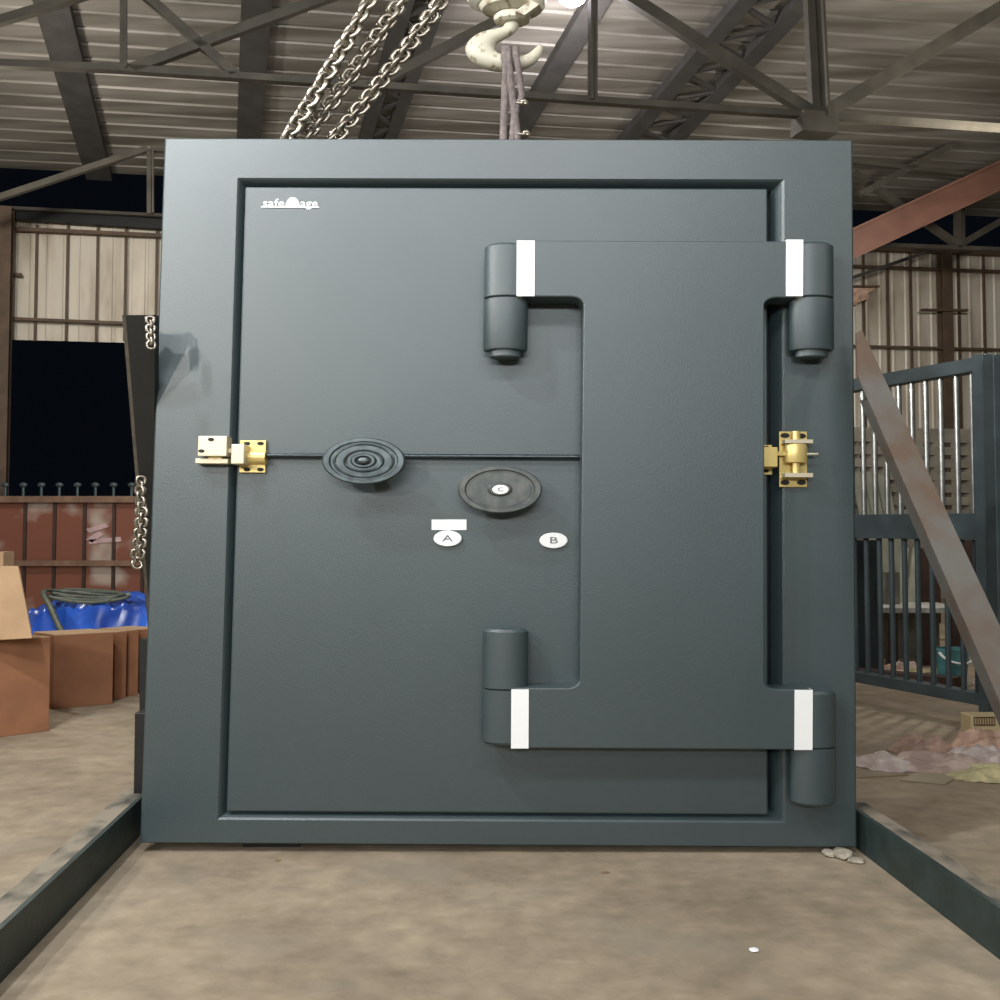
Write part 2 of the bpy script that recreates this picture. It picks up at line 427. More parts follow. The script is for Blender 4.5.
# boards leaning on it
for i, (x0, x1, yt) in enumerate(((862, 872, 472), (874, 884, 471), (887, 897, 474))):
    A = onwall(x0, yt, .40); B = onwall(x1, yt, .40); w = (B-A).length
    uA, zA = uz(A)
    m = MB(); m.hexa([sh(uA, .62, 0), sh(uA+w, .62, 0), sh(uA+w, .59, 0), sh(uA, .59, 0)], [sh(uA, .25, zA), sh(uA+w, .25, zA), sh(uA+w, .22, zA), sh(uA, .22, zA)])
    tag(m.build('board', M['board']), ['pale green board leaning on the vented wall, nearest the vault door', 'pale green board leaning on the vented wall, middle of three', 'pale green board leaning on the vented wall, nearest the rusty brace'][i], 'board', 'boards leaning on the vented wall')

# left fence --------------------------------------------------------
FY = 8.5
def fx(px): return atY(px, 500, FY).x
ftz = atY(70, 498, FY).z; fmz = atY(70, 563, FY).z
fg = thing('sheet_fence', V(fx(60), FY, 0), 'rusty brown sheet metal fence with ball-topped spikes, left rear', 'fence')
seams = [-36, -6, 25, 54.5, 84.5, 114, 143, 172, 201, 230]
for i in range(len(seams)-1):
    m = MB(); m.box(fx(seams[i])+.006, fx(seams[i+1])-.006, FY+.02, FY+.03, .05, ftz-.01)
    m.build('sheet_panel', M['fence'], fg, origin=V(0, FY, 0))
for px in seams: MB().box(fx(px)-.010, fx(px)+.010, FY-.0, FY+.02, 0, ftz).build('upright', M['fencebar'] if px > 230 else M['darkpanel'], fg)
for (p_, q_) in (((88, 531), (107, 525)), ((89, 541), (101, 533)), ((89, 542), (121, 539))):
    MB().beam(atY(*p_, FY+.012), atY(*q_, FY+.012), .006, .05, up=(0, 0, 1)).build('faded_paint_stroke', M['pinkpaint'], fg)
MB().box(fx(-40), fx(235), FY-.05, FY-.02, ftz-.05, ftz+.02).build('top_rail', M['fencebar'], fg)
MB().box(fx(-40), fx(235), FY-.06, FY-.02, fmz-.03, fmz+.03).build('middle_rail', M['fencebar'], fg)
sp = None
for i in range(15):
    px = -11+18*i
    if sp is None:
        m = MB(); x = fx(px); m.tube([(x, FY-.035, ftz-.04), (x, FY-.035, ftz+.13)], .009, 8)
        m.tube([(x, FY-.035, ftz+.115+.028*(1-math.cos(math.pi*q/6))) for q in range(7)], .02, 10, rad=[max(.002, .026*math.sin(math.pi*q/6)) for q in range(7)])
        sp = m.build('spike', M['gate'], fg)
    else: copy_at(sp, V((fx(px)-fx(-11))*K, 0, 0), fg)

# ================================================================== VAULT DOOR
pa = [-0.012624163414513268, -0.006564363024845787, 0.008253600926532025, -0.0039511631700106555, 2.3770386701940374, 0.024927793359664677, 1.228869394994112]
DW, DH = pa[6], 2.2
Rd = (Matrix.Rotation(pa[1], 4, 'Z') @ Matrix.Rotation(pa[0], 4, 'X') @ Matrix.Rotation(pa[2], 4, 'Y'))
# door frame of reference: x right, y up, n (third) towards the camera
DT = Matrix.Translation(V(pa[3], pa[4], pa[5])) @ Rd @ Matrix(((1, 0, 0, 0), (0, 0, -1, 0), (0, 1, 0, 0), (0, 0, 0, 1)))
DI = DT.inverted()
nD = (DT.to_3x3() @ V(0, 0, 1))
def d2(px, py, n=0.):
    p = hit(px, py, DT @ V(0, 0, n), nD); q = DI @ p; return q.x, q.y
def DB(): return MB(DT)
door = thing('vault_door', DT @ V(0, 0, 0), 'large slate-grey steel vault door standing upright in its frame', 'vault door', None, 'thing')
# frame: ring with chamfered inner edge
FT = .30                                  # depth of the frame
GD = .045                                 # depth of the groove round the leaf
def rect(l, t, r, b, n): 
    return [d2(l[0], b[1] if False else b, n) for _ in ()]
in0 = [d2(x, y, 0) for x, y in ((219, 820), (786, 823), (784, 179), (236, 178))]       # start of the chamfer
in1 = [d2(x, y, -GD) for x, y in ((228.5, 811), (775, 813), (775.5, 187.5), (243.5, 187))]
x0 = -DW/2; x1 = DW/2
def avgrect(c): 
    l = (c[0][0]+c[3][0])/2; r = (c[1][0]+c[2][0])/2; b = (c[0][1]+c[1][1])/2; t = (c[2][1]+c[3][1])/2
    return l, r, b, t
il, ir, ib, it = avgrect(in0)
cl, cr, cb, ct = il+.012, ir-.016, ib+.020, it-.020
fr = DB()
def ring(m, rects):      # list of (l,r,b,t,n) from outside back to inside back
    vs = []; fs = []
    for (l, r, b, t, n_) in rects: vs += [(l, b, n_), (r, b, n_), (r, t, n_), (l, t, n_)]
    for j in range(len(rects)-1):
        for i in range(4):
            k_ = (i+1) % 4; fs.append((j*4+i, j*4+k_, j*4+4+k_, j*4+4+i))
    m.add(vs, fs)
cham = [(il+(cl-il)*q, ir+(cr-ir)*q, ib+(cb-ib)*q, it+(ct-it)*q, -GD*(q**1.5)) for q in (0, .25, .5, .75, 1)]
ring(fr, [(x0, x1, 0, DH, -FT), (x0, x1, 0, DH, -.004), (x0+.003, x1-.003, .004, DH-.004, 0)]+cham+[(cl, cr, cb, ct, -.08)])
fr.add([(x0, 0, -FT), (x1, 0, -FT), (x1, DH, -FT), (x0, DH, -FT)], [(0, 1, 2, 3)])
fr.add([(cl, cb, -.08), (cr, cb, -.08), (cr, ct, -.08), (cl, ct, -.08)], [(0, 1, 2, 3)])
fr.build('frame', M['door'], door, origin=DT @ V(0, 0, 0))
# leaf
lf = avgrect([d2(x, y, -.008) for x, y in ((228, 811), (771, 812), (765, 188), (243, 187))])
ll, lr, lb, lt = lf; lb = cb+.001
lfm = DB(); lfm.box(ll, lr, lb, lt, -.079, -.008)
leaf = lfm.build('door_leaf', M['door'], door, origin=DT @ V(0, 0, 0), bevel=.006)
# I-shaped hinge plate
PN = .072
def P2(px, py): return d2(px, py, PN)
xa = P2(582, 450)[0]; xb = P2(764.5, 450)[0]
yt1 = P2(650, 240.5)[1]; yt0 = P2(650, 297)[1]; yb1 = P2(650, 688.5)[1]; yb0 = P2(650, 749)[1]
xtl = P2(522, 268)[0]; xtr = P2(797, 268)[0]; xbl = P2(515, 718)[0]; xbr = P2(812, 718)[0]
def fil(cx, cy, rx, a0, a1, n=8): return [(cx+rx*math.cos(a0+(a1-a0)*i/n), cy+rx*1.15*math.sin(a0+(a1-a0)*i/n)) for i in range(n+1)]
r_ = .022; h_ = math.pi/2
poly = [(xbl, yb0), (xbr, yb0), (xbr, yb1)]
poly += fil(xb+r_, yb1+r_*1.15, r_, -h_, -2*h_)            # right lower inner corner
poly += fil(xb+r_, yt0-r_*1.15, r_, 2*h_, h_)
poly += [(xtr, yt0), (xtr, yt1), (xtl, yt1), (xtl, yt0)]
poly += fil(xa-r_, yt0-r_*1.15, r_, h_, 0)
poly += fil(xa-r_, yb1+r_*1.15, r_, 0, -h_)
poly += [(xbl, yb1)]
hp = DB(); hp.prism(poly, .0 if False else -.007, PN)
plate = hp.build('hinge_plate', M['door'], door, origin=DT @ V(0, 0, 0), bevel=.004)
# hinge barrels
RB = .0385
def barrel(cx_px, y_top, y_bot, y_split, cap):
    n_ = PN-RB
    cx = d2(cx_px, (y_top+y_bot)/2, n_)[0]; t_ = d2(cx_px, y_top, n_+RB*.8)[1]; b_ = d2(cx_px, y_bot, n_+RB*.8)[1]; s_ = d2(cx_px, y_split, n_+RB*.8)[1]
    R1 = RB; hg = part_empty('hinge', DT @ V(cx, b_, n_), door)
    up = DB().lathe([(R1-.004, s_+.0015), (R1, s_+.004), (R1, t_-.010), (R1-.006, t_-.002), (R1-.014, t_)], (cx, 0, n_), 'y', 48)
    up.build('upper_barrel', M['door'], hg, origin=DT @ V(cx, s_, n_))
    lo = [(R1-.014, b_), (R1-.006, b_+.002), (R1, b_+.010), (R1, s_-.004), (R1-.004, s_-.0015)]
    if cap == 'low': lo = [(R1*.62, b_-.022), (R1*.72, b_-.018), (R1*.72, b_)]+[(R1-.002, b_+.001), (R1, b_+.006), (R1, s_-.004), (R1-.004, s_-.0015)]
    DB().lathe(lo, (cx, 0, n_), 'y', 48).build('lower_barrel', M['door'], hg, origin=DT @ V(cx, b_, n_))
    # web joining barrel to the door
    DB().box(cx-RB*.7, cx+RB*.7, b_+.012, s_-.01, -.007, n_).build('barrel_web', M['door'], hg, origin=DT @ V(cx, b_, 0))
    # pin in the joint between the two halves
    DB().lathe([(R1*.9, s_-.004), (R1*.9, s_+.004)], (cx, 0, n_), 'y', 24).build('hinge_pin', M['hole'], hg, origin=DT @ V(cx, s_, n_))
barrel(506, 242, 349, 296.5, 'low')
barrel(811, 241, 349, 296.5, 'low')
barrel(505, 629, 746, 690, '')
barrel(812.5, 691, 807, 748.5, '')
# white tapes on the plate ends
for (xA, xB, yT, yB) in ((516.5, 534.5, 240.5, 296), (786, 803, 239.5, 296), (511, 528.5, 689.5, 748.5), (794.5, 812.5, 690, 750)):
    p = [d2(x, y, PN+.002) for x, y in ((xA, yB), (xB, yB), (xB+.3, yT), (xA+.3, yT))]
    DB().prism(p, PN-.03, PN+.002).build('white_tape', M['white'], door, origin=DT @ V(p[0][0], p[0][1], PN))
# locking rod across the leaf with its shallow slot line
xr0, yr = d2(266, 455.5, .008); xr1, _ = d2(584, 457, .008); yr2 = d2(584, 457, .008)[1]
rd = DB(); rd.tube([(xr0, yr, .006), (xr1, yr2, .006)], .0075, 12)
rd.build('locking_rod', M['rod'], door)
# handwheels
def wheel(px, py, wpx, n1, style, mt, lab):
    cx, cy = d2(px, py, n1); r = wpx/K/2/F*(2.4-n1)
    hw_ = part_empty('handwheel', DT @ V(cx, cy, 0), door, lab)
    st = DB().lathe([(.022, -.008), (.022, .012), (.013, .014), (.013, n1-.012)], (cx, cy, 0), 'n', 28).build('spindle', M['rod'], hw_, origin=DT @ V(cx, cy, 0))
    rim = DB()
    rim.lathe([(r*.80, n1-.014), (r*.97, n1-.014), (r, n1-.006), (r, n1+.004), (r*.96, n1+.009), (r*.84, n1+.009), (r*.80, n1+.003)], (cx, cy, 0), 'n', 64)
    w = rim.build('rim', mt, hw_, origin=DT @ V(cx, cy, n1))
    q = DB()
    if style == 1: pr = [(r*.77, n1-.006), (r*.77, n1+.002), (r*.70, n1+.006), (r*.62, n1-.001), (r*.52, n1+.0), (r*.46, n1+.010), (r*.40, n1+.006), (r*.32, n1+.006), (r*.27, n1+.015), (r*.21, n1+.015), (r*.18, n1+.009), (r*.11, n1+.020), (r*.05, n1+.022)]
    else: pr = [(r*.79, n1-.006), (r*.79, n1-.001), (r*.74, n1+.004), (r*.30, n1+.004), (r*.24, n1+.010), (r*.2, n1+.010)]
    q.lathe(pr, (cx, cy, 0), 'n', 64); q.build('disc', mt, hw_, origin=DT @ V(cx, cy, n1))
    return cx, cy, r
wheel(364, 461, 83, .075, 1, M['wheel'], 'dark glossy handwheel with stepped rings')
c2x, c2y, c2r = wheel(500, 489.5, 84, .055, 2, M['wheel2'], 'dull worn handwheel with a white centre disc')

FONTC = None
def text(s, cx, cy, n_, h, wfac, mt, parent, name, T=DT, bold=0.):
    cu = bpy.data.curves.new(name, 'FONT'); cu.body = s; cu.size = 1; cu.extrude = .002; cu.align_x = 'CENTER'; cu.align_y = 'CENTER'; cu.resolution_u = 3; cu.offset = bold
    o = bpy.data.objects.new(name+'_src', cu); COL.objects.link(o)
    bpy.context.view_layer.update()
    me = bpy.data.meshes.new_from_object(o.evaluated_get(bpy.context.evaluated_depsgraph_get()))
    bpy.data.objects.remove(o); 
    m = MB(T); m.add([(cx+v.co.x*h*wfac, cy+v.co.y*h, n_+(v.co.z+.002)*.25) for v in me.vertices], [tuple(p.vertices) for p in me.polygons])
    bpy.data.meshes.remove(me); bpy.data.curves.remove(cu)
    return m.build(name, mt, parent)
# keyhole covers with letters
def cover(px, py, r, n_, ch):
    cx, cy = d2(px, py, n_)
    cv = DB().lathe([(r, n_-.010), (r, n_-.002), (r*.93, n_)], (cx, cy, 0), 'n', 40).build('keyhole_cover', M['white'], door, origin=DT @ V(cx, cy, n_))
    text(ch, cx, cy, n_+.0003, r*1.15, 1.0, M['ink'], cv, 'letter')
cover(447.5, 538.5, .0245, .004, 'A')
cover(553.5, 540.5, .0245, .004, 'B')
cover(500.5, 489.5, .0140, .070, 'C')
p = [d2(x, y, -.006) for x, y in ((431.5, 530), (466.5, 530), (466.5, 519.5), (431.5, 519.5))]
DB().prism(p, -.009, -.006).build('white_label', M['white'], door)
# maker's wordmark: lettering, a dome over the middle, and an underline
lx, ly = d2(290, 203.5, -.006)
lg = DB(); ex0 = d2(261, 207, -.006); ex1 = d2(319, 207, -.006)
lg.box(ex0[0], ex1[0], ex0[1]-.0015, ex0[1]+.0015, -.009, -.0055)
logo = lg.build('wordmark', M['white'], door)
ta = d2(273.5, 204, -.006); tb = d2(309, 204, -.006)
text('safe', ta[0], ta[1]+.003, -.0075, .036, .72, M['white'], logo, 'lettering', bold=.004)
text('age', tb[0], tb[1]+.002, -.0075, .036, .66, M['white'], logo, 'lettering', bold=.004)
gx, gy = d2(292.5, 206.5, -.006)
DB().prism([(gx+.0125*math.cos(math.pi*i/14), gy+.030*math.sin(math.pi*i/14)) for i in range(15)], -.009, -.0055).build('dome_emblem', M['white'], logo)

# gold seal latches
def dbx(m, xA, xB, yT, yB, n0, n1):
    a_ = d2(xA, yB, n1); b_ = d2(xB, yT, n1); m.box(a_[0], b_[0], a_[1], b_[1], n0, n1); return m
lt_ = thing('seal_latch', DT @ V(*d2(231, 474, .0), 0), None, None)
def under_door(o):
    o.parent = door; o.location = Vector(o['_o'])-Vector(door['_o']); return o
under_door(lt_); del_keys = None
lt_['label'] = 'gold and cream latch on the left door edge'
rt_ = under_door(thing('seal_latch', DT @ V(*d2(790, 488, .0), 0), 'gold latch with barrel on the right door edge', None))
def holes(parent, pts, n_, rx=.006):
    for (x, y) in pts:
        cx, cy = d2(x, y, n_); DB().lathe([(rx, n_-.0008), (rx, n_+.0006)], (cx, cy, 0), 'n', 14).build('screw_hole', M['hole'], parent)
o = dbx(DB(), 197.5, 227, 436, 456, .0, .045).build('cover_plate', M['cream'], lt_, bevel=.002); holes(lt_, ((211, 439.5), (201.5, 451)), .0455, .0055)
o = dbx(DB(), 195, 228, 458.5, 463.5, .0, .032).build('lower_lip', M['cream'], lt_, bevel=.002)
o = dbx(DB(), 208, 222, 455, 459, .0, .030).build('neck', M['gold'], lt_)
o = dbx(DB(), 225, 233, 448.5, 452.5, .012, .026).build('bolt', M['cream'], lt_)
o = dbx(DB(), 230.5, 244.5, 444, 464, .0, .050).build('slide_block', M['cream'], lt_, bevel=.003)
o = dbx(DB(), 239, 266, 440.5, 472.5, -.008, .003).build('base_plate', M['gold'], lt_, bevel=.001); holes(lt_, ((247, 443.5), (260.5, 443.5), (247, 469.5), (260.5, 469.5)), .0035, .006)
a_ = d2(243, 457, .02); b_ = d2(265, 457, .02)
DB().tube([(a_[0], a_[1], .004), (b_[0], a_[1], .004)], .022, 28).build('bolt_housing', M['gold'], lt_)
# right latch
o = dbx(DB(), 759, 772, 445, 474.5, -.008, .003).build('clip_plate', M['gold'], rt_); holes(rt_, ((766, 447.5), (766, 471)), .0035, .005)
o = dbx(DB(), 762.5, 778, 447, 467, -.0, .045).build('slide_block', M['gold'], rt_, bevel=.003)
o = dbx(DB(), 777, 786, 451.5, 455.5, .008, .022).build('bolt', M['gold'], rt_)
o = dbx(DB(), 779.5, 807, 431.5, 487, .0, .006).build('base_plate', M['gold'], rt_, bevel=.001)
holes(rt_, ((785, 435.5), (801.5, 436), (785, 482.5), (801.5, 482.5)), .0063, .008)
o = dbx(DB(), 785, 813, 439.5, 443, .0, .040).build('flange', M['cream'], rt_)
o = dbx(DB(), 785, 813, 473, 477, .0, .040).build('flange', M['cream'], rt_)
cx, cyt = d2(797, 444, .03); cyb = d2(797, 462.5, .03)[1]
DB().lathe([(.0185, cyb), (.0195, cyb+.003), (.0195, cyt-.003), (.0185, cyt)], (cx, 0, .022), 'y', 32).build('latch_barrel', M['gold'], rt_)
t1, t2 = d2(796, 431, .03)[1], d2(796, 477, .03)[1]
DB().lathe([(.007, t2), (.007, t1)], (cx, 0, .024), 'y', 20).build('spindle', M['gold'], rt_)
a_ = d2(806, 454, .03); b_ = d2(818, 454, .03)
DB().tube([(a_[0], a_[1], .03), (b_[0], a_[1], .03)], .0035, 10).build('pin', M['cream'], rt_)

# lifting lug on top at the back (sling passes through)
lug = DB(); lug.box(-.05, .07, DH-.005, DH+.012, -.26, -.14); 
lug.build('lifting_lug', M['door'], door)
# feet packing under the frame
for sx in (-.40, .42):
    MB().box(sx-.05, sx+.05, pa[4]+.05, pa[4]+.24, 0, .030).build('packing_block', M['hole'], door)

# ================================================================== FLOOR RAILS (stand)
def rail(inner, outer_w, side, label, a_px, b_px):
    # inner foot line on the floor through two pixels; top height .118
    A, B = atZ(*a_px), atZ(*b_px); d = (B-A).normalized()
    A2 = A-d*.12; B2 = B+d*1.1; s = V(side*outer_w, 0, 0); h = .118
    g = thing('floor_rail', (A+B)/2, label, 'rail', 'floor rails of the door stand')
    m = MB(); m.hexa([A2, B2, B2+V(side*.008, 0, 0), A2+V(side*.008, 0, 0)], [x+V(0, 0, h) for x in (A2, B2, B2+V(side*.008, 0, 0), A2+V(side*.008, 0, 0))])
    m.build('web', M['railg'], g)
    m = MB(); q = [A2+V(side*.008, 0, 0), B2+V(side*.008, 0, 0), B2+s, A2+s]
    m.hexa([x+V(0, 0, h-.008) for x in q], [x+V(0, 0, h) for x in q]); m.build('top_flange', M['dusty'], g, bevel=.001)
    m = MB(); m.hexa([x+V(0, 0, 0) for x in q], [x+V(0, 0, .008) for x in q]); m.build('bottom_flange', M['railg'], g)
    return g, A, B
rail(0, .045, -1, 'dark green steel floor rail left of the vault door, dusty on top', (138, 838), (0, 984))
rail(0, .037, 1, 'dark teal steel floor rail right of the vault door', (866, 856), (1000, 960))
# dark upright behind left edge
a_ = atY(133.5, 783, 2.56); b_ = atY(150, 713, 2.56)
m = MB(); m.box(a_.x, a_.x+.05, 2.56, 2.62, 0, b_.z)
tag(m.build('steel_block', M['black'], bevel=.003), 'dark square steel block standing behind the lower left of the door', 'block')

# left leaning channel: from behind the door edge up and forward
def quadY(pts, depths): return [atY(x, y, Y) for (x, y), Y in zip(pts, depths)]
g = None
top = quadY([(122, 315), (151, 315)], [2.275, 2.275]); bot = quadY([(149, 640), (163, 640)], [2.75, 2.75])
g = thing('leaning_channel', V((bot[0].x+bot[1].x)/2, 2.75, bot[0].z), 'black steel channel leaning up beside the left edge of the vault door', 'channel')
def slab(P0, P1, P2_, P3, off): 
    q = [P0, P1, P2_, P3]; return MB().hexa(q, [x+off for x in q])
bl = bot[0]; br = atY(151, 640, 2.75)
slab(bl, br, top[1], top[0], V(0, .012, 0)).build('web', M['black'], g)
slab(bl, bl+V(.006, 0, 0), top[0]+V(.006, 0, 0), top[0], V(0, .03, .005)).build('flange', M['dusty'], g)
slab(br, br+V(.006, 0, 0), top[1]+V(.006, 0, 0), top[1], V(0, .03, .005)).build('flange', M['black'], g)
# floor prop so that it stands
MB().beam((bl+br)/2+V(0, .03, 0), V((bl.x+br.x)/2, 2.80, 0), .05, .03, up=(0, 1, 0)).build('foot', M['black'], g)
# right brace: rusty angle from the door side forward and down to the right rail
A_ = atZ(866, 856); B_ = atZ(1000, 960)
Yt, Yb = 2.33, 1.95
def br_pt(px, py): 
    f = (py-335)/(720-335); return atY(px, py, Yt+(Yb-Yt)*f)
# edge lines: outer right (870,335)->(1020,680); fold (866,395)->(985,715)...; left (857,345)->(955,715)
gb = thing('steel_brace', br_pt(1045, 800), 'rusty bare steel angle brace sloping down right of the vault door', 'brace')
def strip(name, l0, l1, r0, r1, m_, off):
    P = [br_pt(*l0), br_pt(*r0), br_pt(*r1), br_pt(*l1)]
    return slab(P[0], P[1], P[2], P[3], off).build(name, M[m_], gb)
strip('face_leg', (856, 348), (1043, 905), (872, 335), (1090, 905), 'rusty', V(0, .008, 0)) if False else None
def ln(p, q, y): return (p[0]+(q[0]-p[0])*(y-p[1])/(q[1]-p[1]), y)
right = ((862, 330), (1000, 626)); fold = ((865.6, 393.5), (994, 688)); left = ((860, 399), (992, 706))
yb = 962
def br_pt(px, py, dep=0.):
    f = (py-330)/(yb-330); return atY(px, py, 2.30+(1.57-2.30)*f+dep)
q1, q2, q3 = br_pt(862, 330), br_pt(*ln(*right, yb)), br_pt(*ln(*fold, yb))
bn = (q2-q1).cross(q3-q1).normalized()
P = [hit(x_, y_, q1, bn) for x_, y_ in ((857.5, 375), ln(*fold, yb), ln(*right, yb), (862, 330), (856.5, 333))]
m = MB(); m.add(P+[p_+V(0, .008, 0) for p_ in P], [(0, 1, 2, 3, 4), (9, 8, 7, 6, 5)]+[(i, (i+1) % 5, 5+(i+1) % 5, 5+i) for i in range(5)])
m.build('face_leg', M['rusty'], gb)
f1, f2 = hit(*ln(*fold, 400), q1, bn), hit(*ln(*fold, yb), q1, bn)
bkp = br_pt(*ln((859, 399), (980, 706), 396), .055); off = bkp-hit(*ln(*fold, 396), q1, bn)
slab(f1, f1+off, f2+off, f2, V(.006, .003, 0)).build('side_leg', M['rusty'], gb)
fp = MB(); c = (br_pt(*ln(*right, yb))+br_pt(*ln(*fold, yb)))/2
fp.box(c.x-.05, c.x+.05, c.y-.05, c.y+.06, 0, max(.02, c.z)); fp.build('foot_plate', M['railg'], gb)

# ================================================================== CHAINS
def link_mesh(m, c, d, side, L, w, r):
    d = d.normalized(); s = (side-d*side.dot(d)).normalized(); pts = []
    hl = L/2-w/2
    for i in range(7): t_ = -math.pi/2+math.pi*i/6; pts.append(c+d*(hl+w/2*math.cos(t_))+s*(w/2*math.sin(t_)))
    for i in range(7): t_ = math.pi/2+math.pi*i/6; pts.append(c+d*(-hl+w/2*math.cos(t_))+s*(w/2*math.sin(t_)))
    m.tube(pts, r, 6, closed=True)
def chain(path, L, w, r, label, group, twist=0.3):
    path = [Vector(p) for p in path]
    g = thing('steel_chain', path[0], label, 'chain', group)
    # resample
    seg = []; 
    for i in range(len(path)-1): seg.append((path[i], path[i+1], (path[i+1]-path[i]).length))
    tot = sum(s[2] for s in seg); step = L-2*r*1.6; k = int(tot/step); d_prev = None
    for j in range(k):
        t_ = (j+.5)*step; i = 0
        while i < len(seg)-1 and t_ > seg[i][2]: t_ -= seg[i][2]; i += 1
        a_, b_, l_ = seg[i]; c = a_.lerp(b_, t_/l_); d = (b_-a_).normalized()
        o1 = d.orthogonal().normalized(); o2 = d.cross(o1); an = twist+j*math.pi/2+R.uniform(-.25, .25)
        m = MB(); link_mesh(m, c, d, o1*math.cos(an)+o2*math.sin(an), L, w, r)
        m.build('link', M['chain'], g)
    return g
CY = 2.62
def cp(x, y, dy=0): return atY(x, y, CY+dy)
def sag(p, q, s, n=8):
    p, q = Vector(p), Vector(q); return [p.lerp(q, i/n)-V(0, 0, s*4*(i/n)*(1-i/n)) for i in range(n+1)]
ch = [((269, 167), (378, 0-14), .012), ((282, 166), (410, -14), .02), ((314, 163), (452, -14), .015)]
for i, (p, q, s) in enumerate(ch):
    chain(sag(cp(*p, .05*i-.05), cp(*q, .05*i-.05), s, 6), .044, .029, .0058, ['leftmost of the three bright chains rising behind the door top', 'middle of the three bright chains rising behind the door top', 'rightmost of the three bright chains rising behind the door top, nearest the hook'][i], 'chains slanting above the door', .4+i)
cz = 2.42
chain([atY(141, 478, cz), atY(140, 520, cz), atY(137, 548, cz), atY(135, 560, cz), atY(140, 571, cz)], .027, .016, .0033, 'long strand of loose chain dangling beside the left edge of the vault door', 'chains left of the door')
chain([atY(139, 488, cz-.03), atY(143, 515, cz-.03), atY(141, 548, cz-.03), atY(139, 562, cz-.03)], .027, .016, .0033, 'shorter strand of loose chain twisted over the longer one, left of the door', 'chains left of the door', 1.2)
chain([atY(150, 318, 2.262), atY(151, 348, 2.262)], .022, .013, .003, 'short end of chain at the top of the black leaning channel', 'chains left of the door')

# ================================================================== HOOK AND SLINGS
HY = 2.60
def hp_(x, y, dy=0.): return atY(x, y, HY+dy)
hk = thing('crane_hook', hp_(505, 70), 'cream painted crane hook hanging above the vault door', 'hook')
cl_ = [(511, 14), (512, 24), (507, 31), (497, 35), (486, 40), (480, 48), (484, 57), (494, 62), (506, 64), (520, 63), (530, 59), (537, 52), (541, 45)]
rr_ = [.020, .018, .019, .025, .031, .036, .036, .035, .033, .028, .020, .013, .005]
pp = []; rad = []
for i in range(len(cl_)-1):
    for q in range(4):
        t_ = q/4; a_, b_ = cl_[i], cl_[i+1]; 
        c0 = cl_[max(i-1, 0)]; c3 = cl_[min(i+2, len(cl_)-1)]
        cr_ = lambda k: .5*(2*a_[k]+(b_[k]-c0[k])*t_+(2*c0[k]-5*a_[k]+4*b_[k]-c3[k])*t_*t_+(3*a_[k]-c0[k]-3*b_[k]+c3[k])*t_**3)
        pp.append(hp_(cr_(0), cr_(1))); rad.append((rr_[i]*(1-t_)+rr_[i+1]*t_)*.80)
pp.append(hp_(*cl_[-1])); rad.append(.003)
MB().tube(pp, 0, 16, rad=rad).build('hook', M['hook'], hk)
c = hp_(512, 20); MB(Matrix.Translation(c)).lathe([(.026, -.012), (.034, -.006), (.036, .010), (.030, .020)], (0, 0, 0), 'n', 28).build('swivel_nut', M['hook'], hk)
c = hp_(512, 10); MB(Matrix.Translation(c)).lathe([(.03, -.012), (.058, -.002), (.064, .012), (.064, .03), (.05, .04)], (0, 0, 0), 'n', 32).build('thrust_collar', M['hook'], hk)
c = hp_(502, -6); m = MB(Matrix.Translation(c)); m.lathe([(.05, -.04), (.066, -.03), (.072, 0), (.072, .02), (.060, .045), (.03, .05)], (0, 0, 0), 'n', 32); m.build('pulley_block', M['block'], hk)
m = MB(); m.tube([hp_(497, -14), hp_(497, -420)], .006, 8); m.tube([hp_(512, -14), hp_(512, -420)], .006, 8)
m.build('hoist_rope', M['sling'], hk)
c = hp_(524, 12, -.04); m = MB(); m.beam(hp_(520, 15, -.05), hp_(535, 4, -.05), .02, .022); m.build('safety_latch', M['hook'], hk)
# wire slings
slg = [([(505, 50), (506, 60), (505, 90), (502.5, 161)], .0075, 'grey wire sling, straight left strand from hook to door top'),
       ([(508, 50), (509, 62), (512, 95), (521, 161)], .0075, 'grey wire sling crossing to the right from hook to door top'),
       ([(516, 50), (518, 62), (522, 95), (514, 118), (510, 161)], .0065, 'looped grey wire sling at the right side of the hook')]
top_l = door
for pts, r, lab in slg:
    P = [hp_(pts[0][0], 57, -.040), hp_(pts[1][0], 66, -.036)]+[hp_(x, y, -.012) for x, y in pts[2:]]
    first = hp_(pts[0][0], pts[0][1]+3, .03); P = [first, hp_(pts[0][0], pts[0][1]-3, 0)]+P[0:]
    Q = []
    for i in range(len(P)-1):
        for q in range(5): Q.append(P[i].lerp(P[i+1], q/5))
    Q.append(P[-1])
    tag(MB().tube(Q, r, 10).build('wire_sling', M['sling']), lab, 'sling', 'wire slings on the crane hook')
for i, (x, y) in enumerate(((521, 102), (523, 133))):
    m = MB(); m.tube([hp_(x-4, y+1, -.03), hp_(x, y+1.5, -.035), hp_(x+3, y, -.03), hp_(x+4.5, y-1, -.02), hp_(x+2, y-2, 0)], .0045, 8)
    m.lathe([(.008, -.006), (.008, .006)], tuple(hp_(x+3, y+1, -.025)), 'n', 12)
    tag(m.build('rope_clip', M['chain']), ['small bright rope clip halfway down the slings', 'small rope clip at the foot of the slings, on the door top'][i], 'clip', 'rope clips on the slings')

